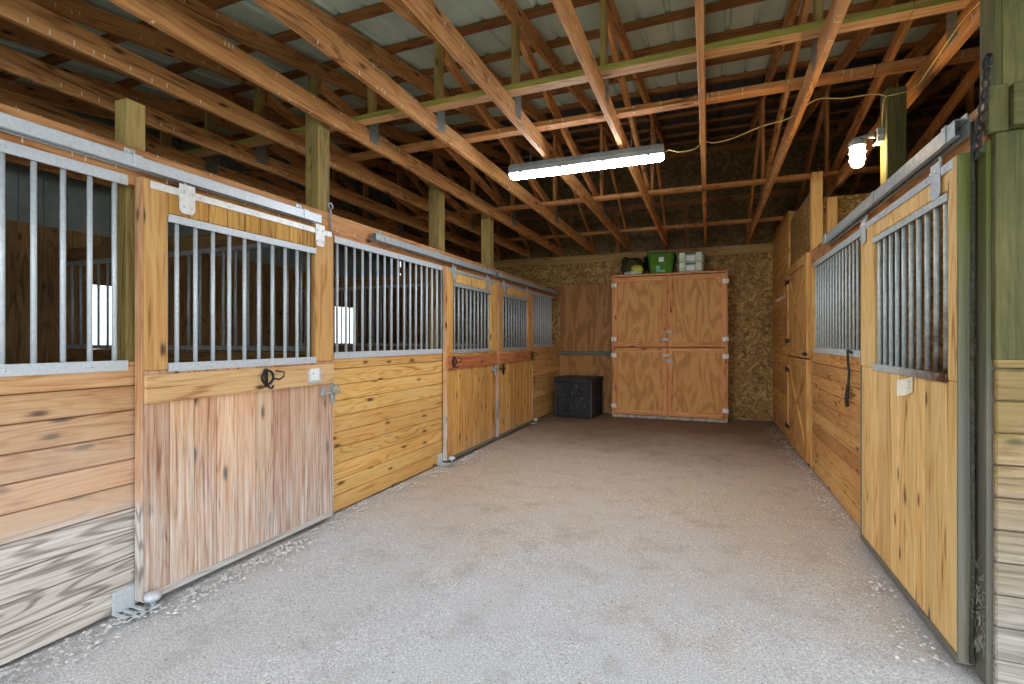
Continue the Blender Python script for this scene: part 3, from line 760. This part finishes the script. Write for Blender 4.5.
# cross-braced half door
r = thing('dutch_door', 'plywood half door with diagonal braces on the right, before the far corner', 'door', (XR, 6.77, .02))
def leaf(nm, z0, z1):
    a = XR - .012
    o = MB().b2((a, 6.03, z0), (XR + .012, 7.47, z1), 2, .001).build(nm, M['plyd'], r)
    mb = MB()
    for y0, y1 in ((6.03, 6.13), (7.37, 7.47)): mb.b2((a - .019, y0, z0), (a, y1, z1), 2, .003)
    for zz in (z0, z1 - .1): mb.b2((a - .019, 6.13, zz), (a, 7.37, zz + .1), 1, .003)
    mb.build('door_frame', M['plyd'], o)
    b = MB(); b.beam((a - .01, 6.16, z0 + .13), (a - .01, 7.33, z1 - .13), .085, .019, up=(1, 0, 0)); b.build('cross_brace', M['plyd'], o)
    b = MB(); b.beam((a - .011, 7.33, z0 + .13), (a - .011, 6.16, z1 - .13), .085, .019, up=(1, 0, 0)); b.build('cross_brace', M['plyd'], o)
    for zz in (z0 + .16, z1 - .2):
        h = MB(); h.b2((a - .024, 7.2, zz), (a - .019, 7.47, zz + .05), 1, .001); h.cyl((a - .024, 7.475, zz - .01), (a - .024, 7.475, zz + .06), .009, 8)
        h.build('hinge', M['iron'], o)
    return o
lo = leaf('lower_leaf', .03, 1.13); up = leaf('upper_leaf', 1.145, 2.27)
h = MB(); h.b2((XR - .036, 6.0, 1.17), (XR - .031, 6.2, 1.21), 1, .001); h.cyl((XR - .045, 6.0, 1.19), (XR - .045, 6.22, 1.19), .008, 8); h.build('latch', M['iron'], up)

# near right end: corner post, girt block, weather board, bleached boards
YE = 2.45
mb = MB(); mb.b2((1.0, YE, 0), (1.13, YE + .09, 2.11), 2, .004)
tag(mb.build('timber_post', M['edge'], origin=(1.06, YE, 0)), 'weathered corner post at the right edge beside the dark gap', 'post', 'right posts')
mb = MB(); mb.b2((1.018, YE - .01, 2.115), (1.040, YE + .1, 3.12), 2, .003); mb.b2((1.041, YE - .01, 2.115), (1.2, YE + .1, 3.12), 2, .004)
tag(mb.build('timber_post', M['gpost'], origin=(1.1, YE, 2.3)), 'green-stained upper post at the right edge, above the girt block', 'post', 'right posts')
mb = MB(); mb.b2((.985, YE - .05, 2.125), (1.045, YE - .011, 2.30), 2, .003); mb.b2((1.047, YE - .075, 2.135), (1.7, YE - .032, 2.29), 0, .003); mb.b2((1.047, YE - .032, 2.135), (1.29, YE - .011, 2.29), 0, .003)
tag(mb.build('girt_block', M['gpost'], origin=(1.1, YE, 2.12)), 'green-stained timber block nailed across the post at the right edge', 'girt')
mb = MB(); mb.b2((1.012, YE - .035, 1.265), (1.15, YE - .001, 2.125), 2, .003); mb.b2((1.153, YE - .035, 1.265), (1.29, YE - .001, 2.125), 2, .003)
tag(mb.build('weather_board', M['gpost'], origin=(1.1, YE, 1.265)), 'green-stained upright board with a cathedral grain at the right edge', 'board')
mb = MB(); z = .005
while z < 1.24:
    mb.b2((1.015, YE - .03, z), (1.75, YE - .001, z + .119), 0, .006); z += .123
struct('wall_right_end', mb, M['endboards'])
mb = MB()
for x in (1.14, 1.4, 1.66): mb.b2((x, YE, 0), (x + .13, YE + .03, 3.0), 2)
for i in range(23): mb.b2((1.75 if i < 9 else 1.3, YE - .03, .005 + i * .15), (XE + .03, YE, .1545 + i * .15), 0)
struct('wall_right_front', mb, M['brown'])
mb = MB(); mb.b2((1.115, YE - .037, 1.235), (1.16, YE - .035, 1.262), 0, .0005); mb.b2((1.115, YE - .0375, 1.225), (1.15, YE - .03, 1.235), 0, .0005)
tag(mb.build('metal_clip', M['galv'], origin=(1.13, YE - .036, 1.24)), 'small steel clip on top of the bleached boards at the right edge', 'clip')
chain('weathered chain with a bolt snap hooked near the top of the right edge post', [(.985, YE - .04, 2.37), (.975, YE - .05, 2.29), (.968, YE - .04, 2.2), (.972, YE + .02, 2.05)], .008, .042, 'iron')
mb = MB(); mb.tube([(.968, YE + .03, 2.2), (.972, YE + .035, 1.8), (.966, YE + .03, 1.2), (.972, YE + .035, .5), (.968, YE + .04, .06)], .007, 7)
tag(mb.build('rope', M['rope'], origin=(.97, YE, 2.2)), 'dark rope hanging down the gap beside the right door', 'rope')
mb = MB(); random.seed(3)
for i in range(110):
    z = .14 + .34 * random.random() ** 1.8; q0 = V((.982 + random.uniform(-.012, .012), YE + .005 + random.uniform(-.012, .03), z))
    d = V((random.uniform(-.3, .3), random.uniform(-.3, .3), random.uniform(-1, 1))).normalized() * random.uniform(.006, .018)
    mb.tube([q0, q0 + d + V((.003, 0, 0)), q0 + d * 2], .0006, 4)
tag(mb.build('hay_tuft', M['hay'], origin=(.985, YE, .2)), 'pale strands of hay caught on the corner post at lower right', 'hay', None, 'stuff')

# ------------------------------------------------------------------ lamps
r = thing('tube_light', 'lit white tube light fixture hanging under the trusses over the aisle', 'ceiling light', (-1.02, 4.25, 2.83))
A, B, zf, yf = -1.70, -.335, 2.862, 4.25
mb = MB(); n = 10
prof = [(.062, .0), (.064, .04), (.045, .082), (-.045, .082), (-.064, .04), (-.062, .0)]
def sweep(mb, prof, xa, xb, taper=.0, smooth=False):
    vs = []; m = len(prof)
    xs = [xa, xa + .03, xb - .03, xb]; k_ = [1 - taper, 1, 1, 1 - taper]
    for x, kk in zip(xs, k_):
        for py, pz in prof: vs.append((x, yf + py * kk, zf + pz * kk))
    fs = [[i * m + j, i * m + (j + 1) % m, (i + 1) * m + (j + 1) % m, (i + 1) * m + j] for i in range(3) for j in range(m)] + [list(reversed(range(m))), list(range(3 * m, 4 * m))]
    return mb.raw(vs, fs, smooth=smooth)
sweep(mb, prof, A, B, .12); mb.build('housing', M['fixture'], r)
mb = MB(); sweep(mb, [(.056 * math.cos(t), -.002 - .045 * math.sin(t)) for t in [i * math.pi / 12 for i in range(13)]], A + .005, B - .005, .35, True); mb.build('diffuser', M['led'], r)
for i in range(4):
    for sgn in (-1, 1):
        x = A + .12 + i * (B - A - .24) / 3
        MB().b2((x - .012, yf + sgn * .058, zf - .012), (x + .012, yf + sgn * .066, zf + .04), 2, .001).build('clip', M['fixture'], r)
for x in (-1.5, -.6):
    MB().cyl((x, yf, zf + .08), (x, yf, 3.09), .003, 6).build('hanging_wire', M['galvdark'], r)

r = thing('jar_lamp', 'lit caged jar lamp on the green-stained post over the right track', 'wall lamp', (XR + .05, 3.85, 2.58))
lx, ly, lz = XR - .09, 3.85, 2.55
mb = MB(); mb.lathe([(0, .0), (.03, .0), (.036, .03), (.04, .08), (.04, .12), (.034, .145), (0, .15)], (lx, ly, lz), 18); 
mb = MB(); mb.lathe([(0, -.075), (.018, -.072), (.034, -.055), (.041, -.02), (.043, .03), (.043, .06), (.0, .062)], (lx, ly, lz), 18); mb.build('glass_jar', M['bulb'], r)
mb = MB(); mb.lathe([(.0, .115), (.022, .113), (.047, .09), (.05, .062), (.044, .055), (.0, .056)], (lx, ly, lz), 18)
mb.tube([(lx, ly, lz + .105), (lx + .04, ly, lz + .118), (lx + .085, ly, lz + .11), (lx + .13, ly, lz + .09)], .012, 8); mb.build('cap_arm', M['fixture'], r)
mb = MB()
for kx in range(6):
    t = kx * math.pi / 3 + .3
    mb.tube([(lx + q * math.cos(t), ly + q * math.sin(t), lz + h_) for q, h_ in ((.048, .06), (.05, .03), (.048, -.02), (.04, -.06), (.018, -.082), (0, -.086))], .0025, 5)
for h_, q in ((.02, .05), (-.03, .047)): mb.tube([(lx + q * math.cos(t), ly + q * math.sin(t), lz + h_) for t in [i * .3927 for i in range(16)]], .0025, 5, True)
mb.build('wire_cage', M['galvdark'], r)
mb = MB(); mb.lathe([(0, -.04), (.045, -.04), (.05, -.02), (.05, 0)], (XR + .045, ly - .0, lz + .1), 14, 0); mb.b2((XR + .005, ly - .045, lz + .06), (XR + .048, ly + .045, lz + .15), 2, .004); mb.build('junction_box', M['fixture'], r)

def cable(label, pts, r=.004):
    mb = MB(); P_ = [V(p) for p in pts]; out = []
    for i in range(len(P_) - 1):
        a, b, c, d = P_[max(i - 1, 0)], P_[i], P_[i + 1], P_[min(i + 2, len(P_) - 1)]
        for j in range(6):
            t = j / 6; out.append(.5 * ((2 * b) + (c - a) * t + (2 * a - 5 * b + 4 * c - d) * t * t + (3 * b - a - 3 * c + d) * t ** 3))
    out.append(P_[-1]); mb.tube(out, r, 6)
    return tag(mb.build('power_cable', M['cable'], origin=pts[0]), label, 'cable', 'yellow cables')
cable('yellow cable from the tube light to the next truss timber', [(-.335, 4.25, 2.88), (-.3, 4.28, 2.91), (-.22, 4.3, 2.89), (-.12, 4.32, 2.90), (-.065, 4.34, 2.94), (-.063, 4.35, 3.0), (-.063, 4.36, 3.08)])
cable('yellow cable slung across the aisle from the middle truss to the lamp post', [(-.018, 4.5, 3.02), (.06, 4.5, 3.0), (.2, 4.45, 3.0), (.38, 4.35, 3.02), (.572, 4.2, 3.0), (.7, 4.0, 3.02), (.85, 3.95, 2.98), (1.0, 3.86, 2.94), (1.04, 3.772, 2.88)])
cable('yellow cable clipped along the right truss timber above the lamp post', [(1.04, 3.83, 2.71), (1.035, 3.80, 2.80), (1.04, 3.77, 2.87), (1.1, 3.768, 2.88), (1.19, 3.76, 2.90), (1.24, 3.65, 2.98), (1.246, 3.3, 3.02), (1.246, 3.0, 3.0), (1.246, 2.6, 3.035), (1.246, 2.2, 3.02), (1.246, 1.6, 3.04)])

# ------------------------------------------------------------------ back wall things
mb = MB()
r = thing('wall_hatch', 'closed plywood hatch panels with a grey sill board behind the black trunk', 'hatch', (-2.2, YB - .02, 0))
MB().b2((-2.66, YB - .02, 1.13), (-2.09, YB - .001, 2.39), 2, .001).build('upper_panel', M['ply2'], r)
MB().b2((-2.085, YB - .02, 1.13), (-1.6, YB - .001, 2.39), 2, .001).build('upper_panel', M['ply2'], r)
MB().b2((-2.66, YB - .02, .02), (-1.6, YB - .001, 1.05), 2, .001).build('lower_panel', M['ply2'], r)
MB().b2((-2.68, YB - .06, 1.055), (-1.6, YB - .001, 1.125), 0, .004).build('sill_board', M['edge'], r)
mb = MB(); mb.lathe([(.012, 0), (.016, -.01), (0, -.022)], (-1.83, YB - .02, 1.93), 10, 1); mb.build('knob', M['white'], r)

cx0, cx1, cy, cyb, ct = -1.56, .30, 8.69, 9.2, 2.465
r = thing('tack_cabinet', 'tall plywood cabinet with four latched doors against the back wall', 'cabinet', ((cx0 + cx1) / 2, (cy + cyb) / 2, 0))
b = MB(); b.b2((cx0, cy + .02, .04), (cx0 + .02, cyb, ct - .03), 2); b.b2((cx1 - .02, cy + .02, .04), (cx1, cyb, ct - .03), 2)
b.b2((cx0 + .02, cyb - .012, .04), (cx1 - .02, cyb, ct - .03), 2); b.b2((cx0 + .02, cy + .03, 1.2), (cx1 - .02, cyb - .012, 1.22), 0); b.b2((cx0 + .02, cy + .03, .05), (cx1 - .02, cyb - .012, .07), 0)
b.build('carcass', M['ply'], r)
MB().b2((cx0 - .01, cy - .015, ct - .03), (cx1 + .015, cyb, ct), 0, .003).build('top', M['cabframe'], r)
f = MB(); xm = (cx0 + cx1) / 2
for xa, xb in ((cx0, cx0 + .05), (cx1 - .05, cx1), (xm - .03, xm + .03)): f.b2((xa, cy, .05), (xb, cy + .02, ct - .03), 2, .002)
f.build('face_frame', M['cabframe'], r)
f = MB(); f.b2((cx0, cy - .004, 0), (cx1, cy + .02, .055), 0, .008); f.build('plinth', M['concrete'], r)
def cab_door(x0, x1, z0, z1, hx, label=None, bot=True):
    o = MB().b2((x0, cy - .014, z0), (x1, cy - .002, z1), 2, .001).build('door', M['ply'], r)
    fr = MB(); w = .075; y0, y1 = cy - .033, cy - .014
    fr.b2((x0, y0, z0), (x0 + w, y1, z1), 2, .003); fr.b2((x1 - w, y0, z0), (x1, y1, z1), 2, .003)
    fr.b2((x0 + w, y0, z1 - w), (x1 - w, y1, z1), 0, .003); fr.b2((x0 + w, y0, z0), (x1 - w, y1, z0 + w), 0, .003)
    fr.build('door_frame', M['cabframe'], o)
    left = hx < xm
    for zz in (z0 + .13, z1 - .13):
        h = MB(); e = x0 if left else x1; d = 1 if left else -1
        h.b2((e - d * .03, y0 - .005, zz - .035), (e + d * .06, y0, zz + .035), 0, .001); h.cyl((e, y0 - .006, zz - .04), (e, y0 - .006, zz + .04), .008, 8)
        h.build('hinge', M['white'], o)
    zz = z0 + .12 if z0 > 1 else z1 - .12
    for j in (0,):
        h = MB(); e = x1 if left else x0; d = 1 if left else -1
        zz2 = zz if left else (zz + .13 if z0 > 1 else zz - .1)
        h.b2((e - d * .07, y0 - .006, zz2 - .02), (e + d * .02, y0, zz2 + .02), 0, .001); h.cyl((e - d * .1, y0 - .016, zz2), (e + d * .06, y0 - .016, zz2), .01, 8)
        h.build('barrel_bolt', M['galv'], o)
g = .012
for xa, xb in ((cx0 + .022, xm - .006), (xm + .006, cx1 - .022)):
    cab_door(xa, xb, 1.225, 2.42, xa); cab_door(xa, xb, .07, 1.205, xa)

trunk_r = r = thing('storage_trunk', 'worn black wooden trunk on the floor left of the cabinet', 'trunk', (-2.14, 8.62, 0)); r.rotation_euler.z = -.12
MB().b2((-2.47, 8.34, .012), (-1.80, 8.93, .60), 0, .006).build('body', M['trunk'], r)
MB().b2((-2.485, 8.325, .605), (-1.785, 8.94, .69), 0, .008).build('lid', M['trunk'], r)
e = MB()
for x in (-2.472, -1.812): e.b2((x, 8.332, .012), (x + .014, 8.352, .60), 2, .002)
e.build('corner_strip', M['trunkedge'], r)
e = MB(); e.b2((-2.20, 8.318, .55), (-2.13, 8.326, .66), 2, .002); e.b2((-2.19, 8.330, .50), (-2.14, 8.34, .57), 2, .002); e.build('hasp', M['iron'], r)

# on top of the cabinet
r = thing('plastic_bin', 'green plastic bin with a white sticker on top of the cabinet', 'bin', (-.73, 8.93, ct))
def tapered(mb, cx, cyy, z0, z1, w0, d0, w1, d1, rim=0):
    vs = []
    for z, w, d in ((z0, w0, d0), (z1, w1, d1), (z1, w1 - .02, d1 - .02), (z0 + .02, w0 - .02, d0 - .02)):
        c = .04
        for sx, sy in ((-1, -1), (1, -1), (1, 1), (-1, 1)):
            a = (cx + sx * w / 2, cyy + sy * d / 2)
            p1 = (a[0] - sx * c, a[1], z); p2 = (a[0], a[1] - sy * c, z)
            vs += [p1, p2] if sx * sy < 0 else [p2, p1]
    m = 8; fs = [[i * m + j, i * m + (j + 1) % m, (i + 1) * m + (j + 1) % m, (i + 1) * m + j] for i in range(3) for j in range(m)] + [list(reversed(range(m))), list(range(3 * m, 4 * m))]
    return mb.raw(vs, fs)
bx, by = -.745, 8.92
mb = MB(); tapered(mb, bx, by, ct, ct + .36, .36, .34, .43, .40); mb.build('tub', M['binM'], r)
mb = MB()
for s_ in (-1, 1): mb.b2((bx - .225, by + s_ * .205 - .006, ct + .33), (bx + .225, by + s_ * .205 + .006, ct + .37), 0, .003); mb.b2((bx + s_ * .222 - .008, by - .21, ct + .33), (bx + s_ * .222 + .008, by + .21, ct + .37), 1, .003)
mb.build('rim', M['bintrim'], r)
MB().b2((bx - .03, by - .2005, ct + .2), (bx + .05, by - .1955, ct + .28), 0, .0005).build('sticker', M['whitecard'], r)
mb = MB(); mb.prism([(bx - .045 + .045 * math.cos(t) * .9, ct + .1 + .045 * math.sin(t)) for t in [i * .5236 for i in range(12)]], -.004, 1, by - .182); mb.b2((bx - .08, by - .185, ct + .03), (bx + .07, by - .174, ct + .065), 0, .0005); mb.build('print', M['mint'], r)

def tote(label, z, n_):
    o = thing('plastic_tote', label, 'storage box', (-.27, 8.93, z), 'totes on the cabinet')
    mb = MB(); tapered(mb, -.27, 8.93, z, z + .13, .40, .34, .43, .37); mb.build('body', M['tote'], o)
    MB().b2((-.50, 8.73, z + .13), (-.04, 9.13, z + .16), 0, .006).build('lid', M['totelid'], o)
    for x in (-.40, -.14):
        MB().b2((x - .045, 8.715, z + .02), (x + .045, 8.745, z + .165), 2, .004).build('latch', M['clip'], o)
    MB().b2((-.33, 8.737, z + .035), (-.21, 8.749, z + .115), 0, .0005).build('paper_label', M['whitecard'], o)
tote('lower cloudy plastic tote with pale latches on top of the cabinet', ct, 0)
tote('upper cloudy plastic tote stacked on the lower one above the cabinet', ct + .165, 1)

r = thing('feed_sack', 'slumped dark green sack with a yellow print on the cabinet', 'sack', (-1.2, 8.93, ct))
def blob(c, rx, ry, rz, seed, n=16, m=10, amp=.25):
    vs = [(c[0], c[1], c[2] - rz)]; 
    for i in range(1, m):
        ph = math.pi * i / m
        for j in range(n):
            th = 2 * math.pi * j / n; d = V((math.sin(ph) * math.cos(th), math.sin(ph) * math.sin(th), -math.cos(ph)))
            k_ = 1 + amp * mn.noise(d * 1.8 + V((seed, 0, 0))); sq = max(abs(d.x), abs(d.y)) ; k_ *= 1 + .15 * (1 - sq)
            p = V((d.x * rx * k_, d.y * ry * k_, d.z * rz * k_)); vs.append((c[0] + p.x, c[1] + p.y, max(c[2] - rz, c[2] + p.z)))
    vs.append((c[0], c[1], c[2] + rz)); t = len(vs) - 1
    fs = [[0, 1 + (j + 1) % n, 1 + j] for j in range(n)]
    for i in range(m - 2): fs += [[1 + i * n + j, 1 + i * n + (j + 1) % n, 1 + (i + 1) * n + (j + 1) % n, 1 + (i + 1) * n + j] for j in range(n)]
    fs += [[1 + (m - 2) * n + j, 1 + (m - 2) * n + (j + 1) % n, t] for j in range(n)]
    return vs, fs
mb = MB(); mb.raw(*blob((-1.24, 8.9, ct + .15), .22, .17, .15, 3), smooth=True); mb.raw(*blob((-1.35, 8.9, ct + .24), .08, .1, .1, 9), smooth=True); mb.build('sack_body', M['bag'], r)
mb = MB(); mb.raw(*blob((-1.16, 8.79, ct + .1), .13, .085, .075, 5, amp=.1), smooth=True); mb.build('yellow_print', M['baglabel'], r)
mb = MB(); mb.raw(*blob((-1.2, 8.765, ct + .035), .17, .07, .035, 6, amp=.1), smooth=True); mb.build('white_hem', M['bagwhite'], r)
mb = MB(); random.seed(11)
for i in range(150):
    t = random.random() * 6.283; c = V((-1.0 + .06 * random.gauss(0, .6), 9.175 + .015 * random.gauss(0, .5), ct + .25 + .13 * random.gauss(0, .55)))
    c.y = min(c.y, 9.2); c.z = max(c.z, ct + .03)
    d = V((math.cos(t), -.25 * random.random(), math.sin(t))).normalized(); u = d.cross(V((0, 1, .2))).normalized(); L = random.uniform(.04, .08)
    w = d.cross(u) * .012
    mb.raw([c, c + d * L * .5 + u * .016 + w, c + d * L, c + d * L * .5 - u * .016 + w], [[0, 1, 2], [0, 2, 3]])
tag(mb.build('greenery_bundle', M['leaf'], origin=(-1.0, 9.1, ct)), 'dark bundle of artificial greenery behind the green bin', 'greenery', None, 'stuff')

# loose chips along the foot of the walls
mb = MB(); random.seed(5)
for i in range(2600):
    if i < 1900:
        y = random.uniform(.8, 5.4); x = XL + .03 + abs(random.gauss(0, .11)) + (.07 if (1.6 < y < 2.95 or 4.7 < y < 6) else 0)
    else:
        y = random.uniform(2.5, 8.6); x = XR - .02 - abs(random.gauss(0, .09)) - (.07 if y < 3.9 else 0)
    s_ = random.uniform(.003, .013) * (1.3 if y < 2.6 else 1); z = .008 + .3 * s_
    M3 = Matrix.Rotation(random.uniform(0, 6.28), 3, 'Z') @ Matrix.Rotation(random.uniform(-.5, .5), 3, 'X')
    vs = [M3 @ V((a * s_ * random.uniform(.7, 1.3), b_ * s_ * random.uniform(.5, 1), c_ * s_ * .45)) + V((x, y, z)) for a, b_, c_ in ((1, 0, 0), (-1, 0, 0), (0, 1, 0), (0, -1, 0), (0, 0, 1), (0, 0, -1))]
    mb.raw(vs, [[0, 2, 4], [2, 1, 4], [1, 3, 4], [3, 0, 4], [2, 0, 5], [1, 2, 5], [3, 1, 5], [0, 3, 5]])
tag(mb.build('wood_shavings', M['chip']), 'pale shavings and stone chips swept along the foot of the stall fronts', 'shavings', None, 'stuff')

# ------------------------------------------------------------------ light and camera
w = bpy.data.worlds.new('sky'); S.world = w; w.use_nodes = True
bg = w.node_tree.nodes['Background']; bg.inputs[0].default_value = (.86, .93, 1.0, 1); bg.inputs[1].default_value = 2.8

cam = bpy.data.cameras.new('camera'); co = bpy.data.objects.new('camera', cam); COL.objects.link(co)
cam.sensor_width = 36; cam.lens = 36 * 495 / 1024; cam.clip_start = .05; cam.shift_y = -2 / 1024
co.location = (0, 0, 1.34); co.rotation_euler = (math.pi / 2, 0, math.atan(196 / 495))
S.camera = co
S.view_settings.view_transform = 'Standard'; S.view_settings.look = 'None'; S.view_settings.gamma = 1; S.view_settings.exposure = 0.45
S.view_settings.use_curve_mapping = False
S.cycles.use_denoising = True; S.cycles.max_bounces = 10; S.cycles.diffuse_bounces = 6; S.cycles.sample_clamp_indirect = 4
for o in bpy.data.objects:
    if '_w' in o: del o['_w']
